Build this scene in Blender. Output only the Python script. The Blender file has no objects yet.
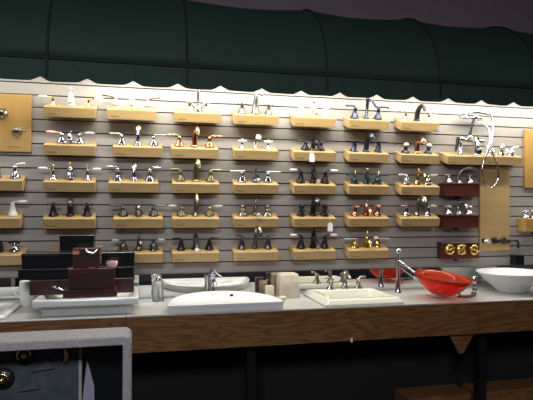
import bpy, math, random
from mathutils import Vector, Matrix
random.seed(7)
S = bpy.context.scene
COL = S.collection
PI = math.pi

# ------------------------------------------------------------------ camera
CAM_D, YAW, PITCH, ROLL, EYE, FPX = 3.613, 0.2312, 0.01274, 0.00323, 1.456, 540.0
def cam_axes():
    F = Vector((math.sin(YAW)*math.cos(PITCH), math.cos(YAW)*math.cos(PITCH), math.sin(PITCH)))
    R = Vector((math.cos(YAW), -math.sin(YAW), 0))
    U = R.cross(F)
    R2 = R*math.cos(ROLL)+U*math.sin(ROLL)
    U2 = U*math.cos(ROLL)-R*math.sin(ROLL)
    return F, R2, U2
CF, CR, CU = cam_axes()
cd = bpy.data.cameras.new('camera')
co = bpy.data.objects.new('camera', cd); COL.objects.link(co)
m = Matrix(((CR.x, CU.x, -CF.x, 0), (CR.y, CU.y, -CF.y, -CAM_D), (CR.z, CU.z, -CF.z, EYE), (0, 0, 0, 1)))
co.matrix_world = m
cd.sensor_width = 36; cd.lens = 36*FPX/533; cd.clip_start = .05
S.camera = co

# ------------------------------------------------------------------ light and exposure
w = bpy.data.worlds.new('world'); S.world = w; w.use_nodes = True
w.node_tree.nodes['Background'].inputs[0].default_value = (.8, .85, 1, 1)
w.node_tree.nodes['Background'].inputs[1].default_value = 0.02
S.view_settings.view_transform = 'Standard'; S.view_settings.look = 'None'
S.view_settings.gamma = 1; S.view_settings.use_curve_mapping = False
S.view_settings.exposure = 0.0
def area(name, loc, rot, sx, sy, power, colr):
    l = bpy.data.lights.new(name, 'AREA'); l.shape = 'RECTANGLE'; l.size = sx; l.size_y = sy
    l.energy = power; l.color = colr
    o = bpy.data.objects.new(name, l); COL.objects.link(o); o.location = loc; o.rotation_euler = rot
    return o
TUBE_Y, TUBE_Z = -.38, 2.33
# light of the fluorescent tubes behind the valance (three fixtures end to end)
for i, cx in enumerate((-1.3, 0.55, 2.4, 4.25)):
    area('tube_light', (cx, TUBE_Y, TUBE_Z-.03), (math.radians(12), 0, 0), 1.8, .05, (2.5, 17, 10.5, 3)[i], (1.0, .97, .86))
    area('tube_light', (cx, TUBE_Y+.19, TUBE_Z-.03), (0, 0, 0), 1.8, .03, (4.5, 9.5, 10, 7.5)[i], (1.0, .97, .88))  # second tube row, added to brighten the top of the wall
# the shop's own dim ceiling lights, behind the photographer
area('shop_light', (-.6, -4.6, 3.3), (math.radians(28), 0, 0), 1.6, .8, 108, (.92, .95, 1))
area('shop_light', (2.6, -5.0, 3.3), (math.radians(28), 0, 0), 1.2, .6, 20, (1, .88, .95))

# ------------------------------------------------------------------ materials
def nmat(name, col, rough=.5, metal=0, spec=.5):
    mt = bpy.data.materials.new(name); mt.use_nodes = True
    b = mt.node_tree.nodes['Principled BSDF']
    b.inputs['Base Color'].default_value = (*col, 1)
    b.inputs['Roughness'].default_value = rough
    b.inputs['Metallic'].default_value = metal
    b.inputs['Specular IOR Level'].default_value = spec
    return mt, mt.node_tree, b
def ramp(nt, c1, c2, p1=.3, p2=.7):
    r = nt.nodes.new('ShaderNodeValToRGB')
    r.color_ramp.elements[0].position = p1; r.color_ramp.elements[0].color = (*c1, 1)
    r.color_ramp.elements[1].position = p2; r.color_ramp.elements[1].color = (*c2, 1)
    return r
def noisy(name, c1, c2, scale=(5, 5, 5), detail=4, rough=.5, metal=0, bump=0, spec=.5, obj=True, nscale=1.0):
    mt, nt, b = nmat(name, c1, rough, metal, spec)
    tc = nt.nodes.new('ShaderNodeTexCoord'); mp = nt.nodes.new('ShaderNodeMapping')
    mp.inputs['Scale'].default_value = scale
    nz = nt.nodes.new('ShaderNodeTexNoise'); nz.inputs['Scale'].default_value = nscale; nz.inputs['Detail'].default_value = detail
    nt.links.new(tc.outputs['Object'], mp.inputs[0]); nt.links.new(mp.outputs[0], nz.inputs['Vector'])
    r = ramp(nt, c1, c2); nt.links.new(nz.outputs['Fac'], r.inputs[0]); nt.links.new(r.outputs[0], b.inputs['Base Color'])
    if bump:
        bp = nt.nodes.new('ShaderNodeBump'); bp.inputs['Strength'].default_value = bump; bp.inputs['Distance'].default_value = .002
        nt.links.new(nz.outputs['Fac'], bp.inputs['Height']); nt.links.new(bp.outputs[0], b.inputs['Normal'])
    return mt
def oak_mat(name, c1, c2):
    mt, nt, b = nmat(name, c1, .42)
    tc = nt.nodes.new('ShaderNodeTexCoord'); mp = nt.nodes.new('ShaderNodeMapping')
    mp.inputs['Scale'].default_value = (1.2, 9, 9)
    nz = nt.nodes.new('ShaderNodeTexNoise'); nz.inputs['Scale'].default_value = 1.6; nz.inputs['Detail'].default_value = 3
    mul = nt.nodes.new('ShaderNodeMath'); mul.operation = 'MULTIPLY'; mul.inputs[1].default_value = 16
    fr = nt.nodes.new('ShaderNodeMath'); fr.operation = 'PINGPONG'; fr.inputs[1].default_value = 1
    nt.links.new(tc.outputs['Object'], mp.inputs[0]); nt.links.new(mp.outputs[0], nz.inputs['Vector'])
    nt.links.new(nz.outputs['Fac'], mul.inputs[0]); nt.links.new(mul.outputs[0], fr.inputs[0])
    n2 = nt.nodes.new('ShaderNodeTexNoise'); n2.inputs['Scale'].default_value = 1; n2.inputs['Detail'].default_value = 4
    m2 = nt.nodes.new('ShaderNodeMapping'); m2.inputs['Scale'].default_value = (14, 260, 260)
    nt.links.new(tc.outputs['Object'], m2.inputs[0]); nt.links.new(m2.outputs[0], n2.inputs['Vector'])
    mix = nt.nodes.new('ShaderNodeMath'); mix.operation = 'MULTIPLY'
    nt.links.new(fr.outputs[0], mix.inputs[0]); nt.links.new(n2.outputs['Fac'], mix.inputs[1])
    r = ramp(nt, c1, c2, .05, .5); nt.links.new(mix.outputs[0], r.inputs[0]); nt.links.new(r.outputs[0], b.inputs['Base Color'])
    return mt
M = {}
M['laminate'] = noisy('grey_laminate', (.305, .280, .255), (.335, .308, .280), (30, 3, 160), rough=.42)
M['groove'] = nmat('groove_shadow_gap', (.05, .045, .045), .7)[0]
M['maple'] = noisy('maple', (.42, .285, .125), (.49, .335, .15), (3, 40, 40), rough=.42)
M['birch'] = noisy('birch_ply', (.36, .205, .055), (.42, .245, .07), (14, 14, 3), rough=.45)
M['cherry'] = noisy('dark_cherry', (.050, .013, .009), (.09, .022, .015), (4, 40, 40), rough=.3)
M['walnut'] = noisy('reddish_walnut', (.032, .011, .011), (.055, .018, .018), (4, 40, 40), rough=.35)
M['oak'] = oak_mat('stained_oak', (.12, .056, .018), (.22, .108, .035))
M['counter'] = noisy('pale_laminate', (.41, .40, .375), (.46, .45, .425), (90, 90, 90), rough=.35)
M['green'] = noisy('green_canvas', (.008, .034, .021), (.010, .040, .025), (60, 60, 60), rough=.75, bump=.2)
M['dkgreen'] = nmat('dark_seam', (.006, .014, .012), .8)[0]
M['mauve'] = noisy('mauve_paint', (.15, .115, .14), (.165, .13, .155), (8, 8, 8), rough=.9)
M['ivory'] = nmat('tan_ivory', (.42, .37, .28), .3)[0]
M['white'] = nmat('white_porcelain', (.76, .77, .76), .12)[0]
M['cream'] = nmat('cream_porcelain', (.70, .69, .60), .14)[0]
M['offwhite'] = nmat('white_ceramic', (.80, .80, .76), .2)[0]
M['chrome'] = nmat('chrome', (.62, .63, .68), .12, 1)[0]
M['nickel'] = nmat('nickel', (.46, .44, .38), .25, 1)[0]
M['pewter'] = nmat('pewter', (.17, .165, .15), .32, 1)[0]
M['copper'] = nmat('copper', (.68, .33, .19), .22, 1)[0]
M['brass'] = nmat('brass', (.85, .62, .22), .16, 1)[0]
M['oldbrass'] = nmat('antique_brass', (.38, .32, .17), .28, 1)[0]
M['bronze'] = nmat('oil_rubbed_bronze', (.035, .030, .032), .28, .6)[0]
M['black'] = nmat('black_metal', (.012, .012, .014), .25, .3)[0]
M['teal'] = nmat('dark_verdigris', (.035, .065, .075), .3, .7)[0]
M['blueblack'] = nmat('dark_bronze', (.05, .055, .085), .25, .8)[0]
M['mirror'] = nmat('mirror_silver', (.80, .82, .82), .02, 1)[0]
M['paper'] = nmat('white_paper', (.82, .82, .84), .7)[0]
M['lilac'] = nmat('lilac_paper', (.26, .24, .33), .7)[0]
M['ink'] = nmat('faded_ink', (.22, .15, .08), .7)[0]
M['blackbox'] = nmat('black_gloss', (.006, .007, .009), .22)[0]
M['orange'] = nmat('orange_label', (.75, .22, .12), .6)[0]
M['pink'] = nmat('pale_pink_label', (.80, .52, .45), .5)[0]
M['stone'] = noisy('beige_marble', (.50, .44, .34), (.66, .60, .49), (18, 18, 18), detail=8, rough=.35)
M['brownstone'] = noisy('brown_stone', (.12, .085, .05), (.2, .15, .09), (20, 20, 20), rough=.35)
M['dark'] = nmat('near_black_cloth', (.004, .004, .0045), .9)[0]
M['darkwood'] = oak_mat('shadowed_oak', (.20, .11, .045), (.33, .19, .085))
M['grey'] = noisy('grey_solid_surface', (.25, .235, .25), (.38, .36, .37), (90, 90, 90), rough=.5, bump=.4)
M['plategrey'] = nmat('dull_grey_plate', (.06, .065, .07), .5)[0]
M['slate'] = noisy('slate_panel', (.035, .045, .055), (.055, .07, .08), (20, 20, 20), rough=.5)
M['carpet'] = noisy('carpet', (.02, .02, .025), (.035, .033, .04), (80, 80, 80), rough=1)
M['rubber'] = nmat('black_rubber', (.01, .01, .01), .6)[0]
M['drain'] = nmat('drain_hole', (.008, .008, .008), .6)[0]
M['housing'] = nmat('white_enamel', (.7, .7, .7), .4)[0]
def glass(name, col, rough=.03, ior=1.45, trans=1.0):
    mt, nt, b = nmat(name, col, rough)
    b.inputs['Transmission Weight'].default_value = trans; b.inputs['IOR'].default_value = ior
    return mt
M['redglass'] = glass('red_glass', (.80, .10, .05), .08, 1.25, .8)
M['clear'] = glass('clear_glass', (.93, .95, .93), .25)
M['crystal'] = glass('crystal', (.92, .94, .98), .05, 1.5, .6)
mt, nt, b = nmat('tube_glow', (1, 1, 1), .5)
b.inputs['Emission Color'].default_value = (1, .97, .88, 1); b.inputs['Emission Strength'].default_value = 6
M['tube'] = mt

# ------------------------------------------------------------------ mesh helpers
class MB:
    def __init__(s): s.v = []; s.f = []; s.sm = []; s.X = Matrix.Identity(4)
    def add(s, vs, fs, smooth=False):
        n = len(s.v); s.v += [s.X @ Vector(v) for v in vs]
        s.f += [[i+n for i in f] for f in fs]; s.sm += [smooth]*len(fs); return s
    def box(s, x0, x1, y0, y1, z0, z1, b=0):
        if b <= 0:
            vs = [(x, y, z) for z in (z0, z1) for y in (y0, y1) for x in (x0, x1)]
            return s.add(vs, [(0, 2, 3, 1), (4, 5, 7, 6), (0, 1, 5, 4), (2, 6, 7, 3), (0, 4, 6, 2), (1, 3, 7, 5)])
        b = min(b, (x1-x0)/2.1, (y1-y0)/2.1, (z1-z0)/2.1)
        vs = []; idx = {}
        for i, x in enumerate((x0, x1)):
            for j, y in enumerate((y0, y1)):
                for k, z in enumerate((z0, z1)):
                    sx, sy, sz = (1-2*i)*b, (1-2*j)*b, (1-2*k)*b
                    idx[i, j, k, 'x'] = len(vs); vs.append((x, y+sy, z+sz))
                    idx[i, j, k, 'y'] = len(vs); vs.append((x+sx, y, z+sz))
                    idx[i, j, k, 'z'] = len(vs); vs.append((x+sx, y+sy, z))
        fs = []
        g = lambda i, j, k, a: idx[i, j, k, a]
        for i in (0, 1): fs.append([g(i, 0, 0, 'x'), g(i, 1, 0, 'x'), g(i, 1, 1, 'x'), g(i, 0, 1, 'x')])
        for j in (0, 1): fs.append([g(0, j, 0, 'y'), g(1, j, 0, 'y'), g(1, j, 1, 'y'), g(0, j, 1, 'y')])
        for k in (0, 1): fs.append([g(0, 0, k, 'z'), g(1, 0, k, 'z'), g(1, 1, k, 'z'), g(0, 1, k, 'z')])
        for i in (0, 1):
            for j in (0, 1): fs.append([g(i, j, 0, 'x'), g(i, j, 1, 'x'), g(i, j, 1, 'y'), g(i, j, 0, 'y')])
            for k in (0, 1): fs.append([g(i, 0, k, 'x'), g(i, 1, k, 'x'), g(i, 1, k, 'z'), g(i, 0, k, 'z')])
        for j in (0, 1):
            for k in (0, 1): fs.append([g(0, j, k, 'y'), g(1, j, k, 'y'), g(1, j, k, 'z'), g(0, j, k, 'z')])
        for i in (0, 1):
            for j in (0, 1):
                for k in (0, 1): fs.append([g(i, j, k, 'x'), g(i, j, k, 'y'), g(i, j, k, 'z')])
        return s.add(vs, fs)
    def loft(s, rings, cap0=True, cap1=True, smooth=True, closed=True):
        n = len(rings[0]); vs = [p for r in rings for p in r]; fs = []
        for a in range(len(rings)-1):
            for i in range(n if closed else n-1):
                j = (i+1) % n
                fs.append((a*n+i, a*n+j, (a+1)*n+j, (a+1)*n+i))
        s.add(vs, fs, smooth)
        if cap0: s.add(rings[0], [list(range(n))[::-1]])
        if cap1: s.add(rings[-1], [list(range(n))])
        return s
    def lathe(s, prof, c=(0, 0, 0), seg=16, axis='z'):
        rings = []
        for r, z in prof:
            ring = []
            for i in range(seg):
                a = 2*PI*i/seg; p = (r*math.cos(a), r*math.sin(a), z)
                if axis == 'x': p = (p[2], p[0], p[1])
                if axis == 'y': p = (p[0], -p[2], p[1])
                ring.append((p[0]+c[0], p[1]+c[1], p[2]+c[2]))
            rings.append(ring)
        return s.loft(rings)
    def tube(s, pts, rad, seg=10):
        pts = [Vector(p) for p in pts]
        if not isinstance(rad, (list, tuple)): rad = [rad]*len(pts)
        up = None; rings = []
        for i, p in enumerate(pts):
            t = (pts[min(i+1, len(pts)-1)]-pts[max(i-1, 0)]).normalized()
            if up is None:
                up = Vector((0, 0, 1)) if abs(t.z) < .8 else Vector((1, 0, 0))
            a = (up - t*up.dot(t)).normalized(); up = a; bb = t.cross(a)
            rings.append([tuple(p+(a*math.cos(2*PI*k/seg)+bb*math.sin(2*PI*k/seg))*rad[i]) for k in range(seg)])
        return s.loft(rings)
    def ball(s, c, r, sc=(1, 1, 1), seg=12):
        rings = []
        for k in range(1, 8):
            a = PI*k/8
            rings.append([(c[0]+r*sc[0]*math.sin(a)*math.cos(2*PI*i/seg), c[1]+r*sc[1]*math.sin(a)*math.sin(2*PI*i/seg), c[2]-r*sc[2]*math.cos(a)) for i in range(seg)])
        return s.loft(rings)
    def build(s, name, mat, parent=None, loc=(0, 0, 0), rot=(0, 0, 0)):
        me = bpy.data.meshes.new(name); me.from_pydata([tuple(v) for v in s.v], [], s.f); me.update()
        for p, q in zip(me.polygons, s.sm): p.use_smooth = q
        import bmesh
        bm = bmesh.new(); bm.from_mesh(me); bmesh.ops.recalc_face_normals(bm, faces=bm.faces); bm.to_mesh(me); bm.free()
        me.materials.append(mat)
        o = bpy.data.objects.new(name, me); COL.objects.link(o); o.location = loc; o.rotation_euler = rot
        if parent: o.parent = parent
        return o
def curve(pts, n=6):
    P = [Vector(p) for p in pts]; out = []
    P = [P[0]*2-P[1]]+P+[P[-1]*2-P[-2]]
    for i in range(1, len(P)-2):
        for k in range(n):
            t = k/n
            out.append(.5*((2*P[i])+(-P[i-1]+P[i+1])*t+(2*P[i-1]-5*P[i]+4*P[i+1]-P[i+2])*t*t+(-P[i-1]+3*P[i]-3*P[i+1]+P[i+2])*t**3))
    out.append(P[-2]); return out
def lerp_list(a, n):
    out = []
    for i in range(n):
        t = i/(n-1)*(len(a)-1); k = min(int(t), len(a)-2); out.append(a[k]+(a[k+1]-a[k])*(t-k))
    return out
def ctube(mb, pts, rad, seg=10, n=6):
    c = curve(pts, n)
    r = lerp_list(rad, len(c)) if isinstance(rad, (list, tuple)) else rad
    return mb.tube(c, r, seg)
def empty(name, loc, rot=(0, 0, 0)):
    o = bpy.data.objects.new(name, None); COL.objects.link(o); o.location = loc; o.rotation_euler = rot
    o.empty_display_size = .05; return o
def tag(o, label=None, cat=None, group=None, kind=None):
    if label: o['label'] = label
    if cat: o['category'] = cat
    if group: o['group'] = group
    if kind: o['kind'] = kind
    return o
def at(px, py, dep):
    """point at pixel px,py lying dep metres in front of the slatwall plane (y = 0)"""
    d = CF + CR*((px-266.5)/FPX) - CU*((py-200)/FPX)
    t = (CAM_D-dep)/d.y
    return Vector((d.x*t, -dep, EYE+d.z*t))

# ------------------------------------------------------------------ setting
X0, X1 = -3.2, 5.4
tag(MB().box(X0, X1, -7.2, .2, -.1, 0).build('floor', M['carpet']), kind='structure')
tag(MB().box(X0, X1, -7.2, .2, 3.45, 3.55).build('ceiling', M['mauve']), kind='structure')
tag(MB().box(X0-.1, X0, -7.2, .2, 0, 3.45).build('wall_left', M['mauve']), kind='structure')
tag(MB().box(X1, X1+.1, -7.2, .2, 0, 3.45).build('wall_right', M['mauve']), kind='structure')
tag(MB().box(X0, X1, -7.3, -7.2, 0, 3.45).build('wall_front', M['mauve']), kind='structure')
tag(MB().box(X0, X1, .03, .2, 0, 3.45).build('wall_back', M['mauve']), kind='structure')
# slatwall: one profile with real T-grooves, extruded along the wall
sw = empty('slatwall_panel', (0, 0, 1.015))
tag(sw, 'grey slatwall panelling with dark horizontal grooves covering the display wall', 'slatwall')
ZK = [2.1518-.0762*k for k in range(-5, 15)]
prof = [(0, 2.62)]
for z in ZK:
    prof += [(0, z+.004), (.012, z+.004), (.012, z-.004), (0, z-.004)]
prof += [(0, 1.015), (.027, 1.015), (.027, 2.62)]
a = [(X0+.005, y, z-1.015) for y, z in prof]; b_ = [(X1-.005, y, z-1.015) for y, z in prof]
MB().loft([a, b_], smooth=False).build('slat_board', M['laminate'], sw)
g = MB()
for z in ZK:
    g.box(X0+.01, X1-.01, .0100, .0118, z-.0038-1.015, z+.0038-1.015)  # dark strips put shade into the groove bottoms by colour
g.build('groove_shade_strip', M['groove'], sw)
# ------------------------------------------------------------------ counter
ct = empty('vanity_counter', (1.0, -.3, 0))
tag(ct, 'long counter with pale grey top and brown oak apron under the faucet wall', 'counter')
def cl(mb, name, mat): return mb.build(name, mat, ct, loc=(-1.0, .3, 0))
cl(MB().box(X0+.02, -.068, -.580, -.001, .852, .86, .002).box(-.066, 1.137, -.580, -.001, .852, .86).box(1.537, 2.106, -.580, -.001, .852, .86).box(1.137, 1.537, -.580, -.522, .852, .86).box(1.137, 1.537, -.190, -.001, .852, .86).box(2.108, X1-.02, -.580, -.001, .852, .86, .002), 'countertop', M['counter'])
for xa, xb in ((X0+.02, -.067), (-.065, 2.107), (2.109, X1-.02)):
    cl(MB().box(xa, xb, -.576, -.55, .655, .8518, .002), 'apron', M['oak'])
for xx in (-2.2, -.3, 2.0, 4.0):
    p0 = [(xx-.09, -.549, .70), (xx+.09, -.549, .70), (xx+.09, -.549, .655), (xx+.01, -.549, .53), (xx-.02, -.549, .53), (xx-.09, -.549, .655)]
    cl(MB().loft([p0, [(p[0], -.53, p[2]) for p in p0]], smooth=False), 'bracket', M['oak'])
for xx in (.62, 2.0+.16):
    cl(MB().box(xx, xx+.05, -.50, -.44, .0, .8515), 'leg', M['blackbox'])
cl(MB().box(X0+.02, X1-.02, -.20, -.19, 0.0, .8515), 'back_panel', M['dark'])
# low platform under the counter
pf = empty('low_platform', (2.2, -.3, 0))
tag(pf, 'low wooden platform step on the floor in the dark under the counter', 'platform')
for xa, xb in ((1.70, 2.15), (2.215, 3.9)):
    MB().box(xa-2.2, xb-2.2, -.12, .08, .0, .222, .003).build('board', M['oak'], pf)
cp = at(350, 345.5, .55)
k = MB().box(-.006, .006, -.004, .004, -.016, .012, .002)
k.ball((0, -.004, -.008), .006)
tag(k.build('cabinet_hook', M['paper'], loc=(cp.x, -.575, .662)), 'tiny white clip hanging on the lower edge of the oak counter apron', 'hook')
# mirror strip
ms = empty('mirror_strip', (1.1, -.003, .8605))
tag(ms, 'long low mirror strip along the wall behind the display sinks', 'mirror')
MB().box(X0-1.1+.02, X1-1.1-.02, .0, .003, .001, .150).build('glass', M['mirror'], ms)
MB().box(X0-1.1+.02, X1-1.1-.02, -.003, .003, .150, .154).build('edge_trim', M['pewter'], ms)

# ------------------------------------------------------------------ awning
aw = empty('awning', (1.0, 0, 2.1))
tag(aw, 'dark green barrel canvas awning with scalloped valance above the display', 'awning')
AX0, AX1 = -2.6, 2.484+.73*3
FZ, AB, AD = 2.226, .56, .65
RIB = [-.468-.735*2, -.468-.735, -.468, .249, 1.056, 1.785, 2.484, 3.20, 3.93]
def awn(t, off=0): return (-(AD+off)*math.cos(t), FZ+(AB+off)*math.sin(t))
def cl2(mb, name, mat, par=aw): return mb.build(name, mat, par, loc=(-1.0, 0, -2.1))
xs = []
for i in range(len(RIB)-1):
    for k in range(8):
        xs.append((RIB[i]+(RIB[i+1]-RIB[i])*k/8, -.022*math.sin(PI*k/8)))
xs.append((RIB[-1], 0))
rings_o = [[(x, *awn(PI/2*j/16, s)) for j in range(17)] for x, s in xs]
rings_i = [[(x, *awn(PI/2*j/16, s-.004)) for j in range(17)] for x, s in xs]
mb = MB()
mb.loft([ro+ri[::-1] for ro, ri in zip(rings_o, rings_i)])
cl2(mb, 'canopy', M['green'])
for rx in RIB[1:]:
    mb = MB().tube([(rx, *awn(PI/2*j/20, .003)) for j in range(21)], .007, 8)
    cl2(mb, 'rib_seam', M['dkgreen'])
# front rail and valance with cusped scallops
cl2(MB().tube([(RIB[0], -AD-.002, FZ-.005), (RIB[-1], -AD-.002, FZ-.005)], .008, 8), 'front_rail', M['dkgreen'])
mb = MB(); top_o, bot_o = [], []
x = RIB[0]; P = .2333
while x < RIB[-1]:
    u = ((x+.501)/P) % 1; u = min(u, 1-u)*P
    z = 2.100 + .024*max(0, 1-u/.052)**1.3 - .002*math.sin(u/P*PI)
    wv = .004*math.sin(x*23)+.003*math.sin(x*9.1)
    top_o.append((x, -AD, FZ)); bot_o.append((x, -AD-.012+wv, z)); x += P/24
rings = [[(t[0], t[1], t[2]), (b[0], b[1], b[2]), (b[0], b[1]+.004, b[2]), (t[0], t[1]+.004, t[2])] for t, b in zip(top_o, bot_o)]
mb.loft(rings, smooth=False)
cl2(mb, 'valance', M['green'])
for rx in RIB[1:]:
    cl2(MB().box(rx-.006, rx+.006, -AD-.016, -AD+.004, 2.125, FZ), 'valance_seam', M['dkgreen'])
# fluorescent fixtures behind the valance
for cx, fw in zip((-1.3, .55, 2.4, 4.25), ('leftmost', 'second from the left', 'third from the left', 'rightmost')):
    fx = empty('fluorescent_light', (cx, TUBE_Y, TUBE_Z))
    tag(fx, fw+' of the four fluorescent strip lights behind the green valance', 'light', 'fluorescent strips behind the awning')
    MB().box(-.9, .9, -.05, .24, .03, .07, .004).build('housing', M['housing'], fx)
    for ty in (0, .19): MB().tube([(-.88, ty, .012), (.88, ty, .012)], .012, 10).build('tube', M['tube'], fx)  # rear tube added to go with the extra light near the wall
    for sx, ty in ((-.87, 0), (.87, 0), (-.87, .19), (.87, .19)):
        MB().box(sx-.012, sx+.012, ty-.014, ty+.014, -.004, .03).build('socket', M['housing'], fx)
    for sx in (-.6, .6):
        MB().box(sx-.012, sx+.012, -.006, .006, .07, .31).build('hanger', M['housing'], fx)

# ------------------------------------------------------------------ display blocks
TILT = math.atan2(.040, .115)
BW = .305
blk_cache = {}
def bracket_mb():
    return MB().box(-.012, .012, -.03, .0, -.082, -.055, .002)
def make_block(x, zb, label, wood='maple', wdt=BW, name='display_block', group=None):
    r = empty(name, (x, 0, zb+.097)); tag(r, label, 'display block', group)
    key = (wood, wdt)
    if key not in blk_cache:
        h = wdt/2; e = .0025
        def ring(xx, i):
            return [(xx, -.0005-i, 0-i), (xx, -.115+i, -.040-i), (xx, -.100+i, -.097+i), (xx, -.0005-i, -.060+i)]
        a = MB().loft([ring(-h, e), ring(-h+e, 0), ring(h-e, 0), ring(h, e)], smooth=False)
        body = a.build('body', M[wood], r)
        l = MB(); rnd = random.Random(3)
        lx = -h+.022
        for i in range(9):
            ww = rnd.uniform(.003, .006); 
            z0 = -.0842; y0 = -.1035
            dx = ww
            # tiny marks lying on the front face
            def fp(u, v): # u along x, v up face
                t = v
                return (u, -.115+.015*t-.0006, -.040-.057*t)
            l.add([fp(lx, .66), fp(lx+dx, .66), fp(lx+dx, .80), fp(lx, .80)], [(0, 1, 2, 3)])
            lx += dx+.0018
        lab = l.build('lettering', M['ink'], r)
        br = bracket_mb().build('bracket', M['black'], r)
        blk_cache[key] = (body, lab, br)
    else:
        for o in blk_cache[key]:
            c = o.copy(); COL.objects.link(c); c.parent = r
    return r

# ------------------------------------------------------------------ faucets
def base_prof(kind, h, s=1):
    if kind == 'bell': return [(.026*s, 0), (.027*s, .004), (.024*s, .010), (.019*s, .022), (.012*s, h*.55), (.009*s, h*.72), (.011*s, h*.8), (.011*s, h*.9), (.007*s, h)]
    if kind == 'cone': return [(.025*s, 0), (.025*s, .004), (.020*s, .010), (.014*s, h*.5), (.009*s, h*.9), (.010*s, h)]
    if kind == 'urn': return [(.026*s, 0), (.026*s, .005), (.013*s, .010), (.021*s, h*.3), (.023*s, h*.45), (.012*s, h*.7), (.008*s, h*.8), (.011*s, h*.9), (.006*s, h)]
    if kind == 'flare': return [(.027*s, 0), (.025*s, .005), (.014*s, h*.35), (.009*s, h*.6), (.014*s, h*.85), (.018*s, h*.97), (.006*s, h)]
    if kind == 'low': return [(.020*s, 0), (.020*s, .004), (.008*s, .008), (.007*s, h*.9), (.009*s, h)]
    return [(.022*s, 0), (.022*s, h*.9), (.018*s, h)]
def add_handle(root, x, sgn, d, y=0.0):
    hh = d.get('hh', .07); k = d.get('hk', 'lever'); bs = d.get('base', 'bell'); sc = d.get('hs', 1)*1.22
    h = MB().lathe(base_prof(bs, hh, sc)).build('handle', M[d['m']], root, loc=(x, y, 0))
    lm = M[d.get('lm', d['m'])]; L = d.get('ll', .075); up = d.get('up', .0)
    if k == 'lever':
        mb = MB(); n0 = (0, 0, hh*.93)
        ctube(mb, [n0, (sgn*.012, 0, hh+.006), (sgn*L*.5, -.004, hh+.008+up*.5), (sgn*L, -.008, hh+.007+up)], [.0065, .007, .0065, .006, .0075], 8)
        mb.build('lever', lm, h)
    elif k == 'tiplever':   # metal arm with ceramic or crystal grip
        mb = MB(); mb.tube([(0, 0, hh*.93), (sgn*.006, 0, hh+.004), (sgn*L*.4, -.003, hh+.006)], .0045, 8)
        mb.build('lever', M[d['m']], h)
        g = MB(); g.tube([(sgn*L*.38, -.003, hh+.006), (sgn*L*.5, -.004, hh+.006), (sgn*L*.85, -.007, hh+.007), (sgn*L, -.008, hh+.007)], [.005, .0085, .0085, .004], 10)
        g.build('grip', lm, h)
    elif k == 'rod':
        mb = MB(); mb.tube([(-sgn*.014, 0, hh+.004), (sgn*L, -.006, hh+.005)], .0045, 8); mb.build('lever', lm, h)
    elif k == 'flat':
        mb = MB(); mb.box(min(-sgn*.010, sgn*L), max(-sgn*.010, sgn*L), -.009, .009, hh-.002, hh+.006, .002); mb.build('lever', lm, h)
    elif k == 'cross':
        mb = MB(); z = hh+.004; R = d.get('cr', .026)
        mb.tube([(-R, 0, z), (R, 0, z)], .0045, 8); mb.tube([(0, -R, z), (0, R, z)], .0045, 8)
        for q in ((-R, 0), (R, 0), (0, -R), (0, R)): mb.ball((q[0], q[1], z), .0075, seg=8)
        mb.ball((0, 0, z+.004), .010, seg=10)
        mb.build('cross_knob', lm, h)
    elif k == 'knob':
        mb = MB(); mb.ball((0, 0, hh+.008), .019, (1, 1, .8)); mb.build('knob', lm, h)
    if d.get('fin'):
        mb = MB().lathe([(.004, hh), (.004, hh+.012), (.009, hh+.018), (.008, hh+.026), (.002, hh+.032)]); mb.build('finial', M[d['fin']], h)
    return h
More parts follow.
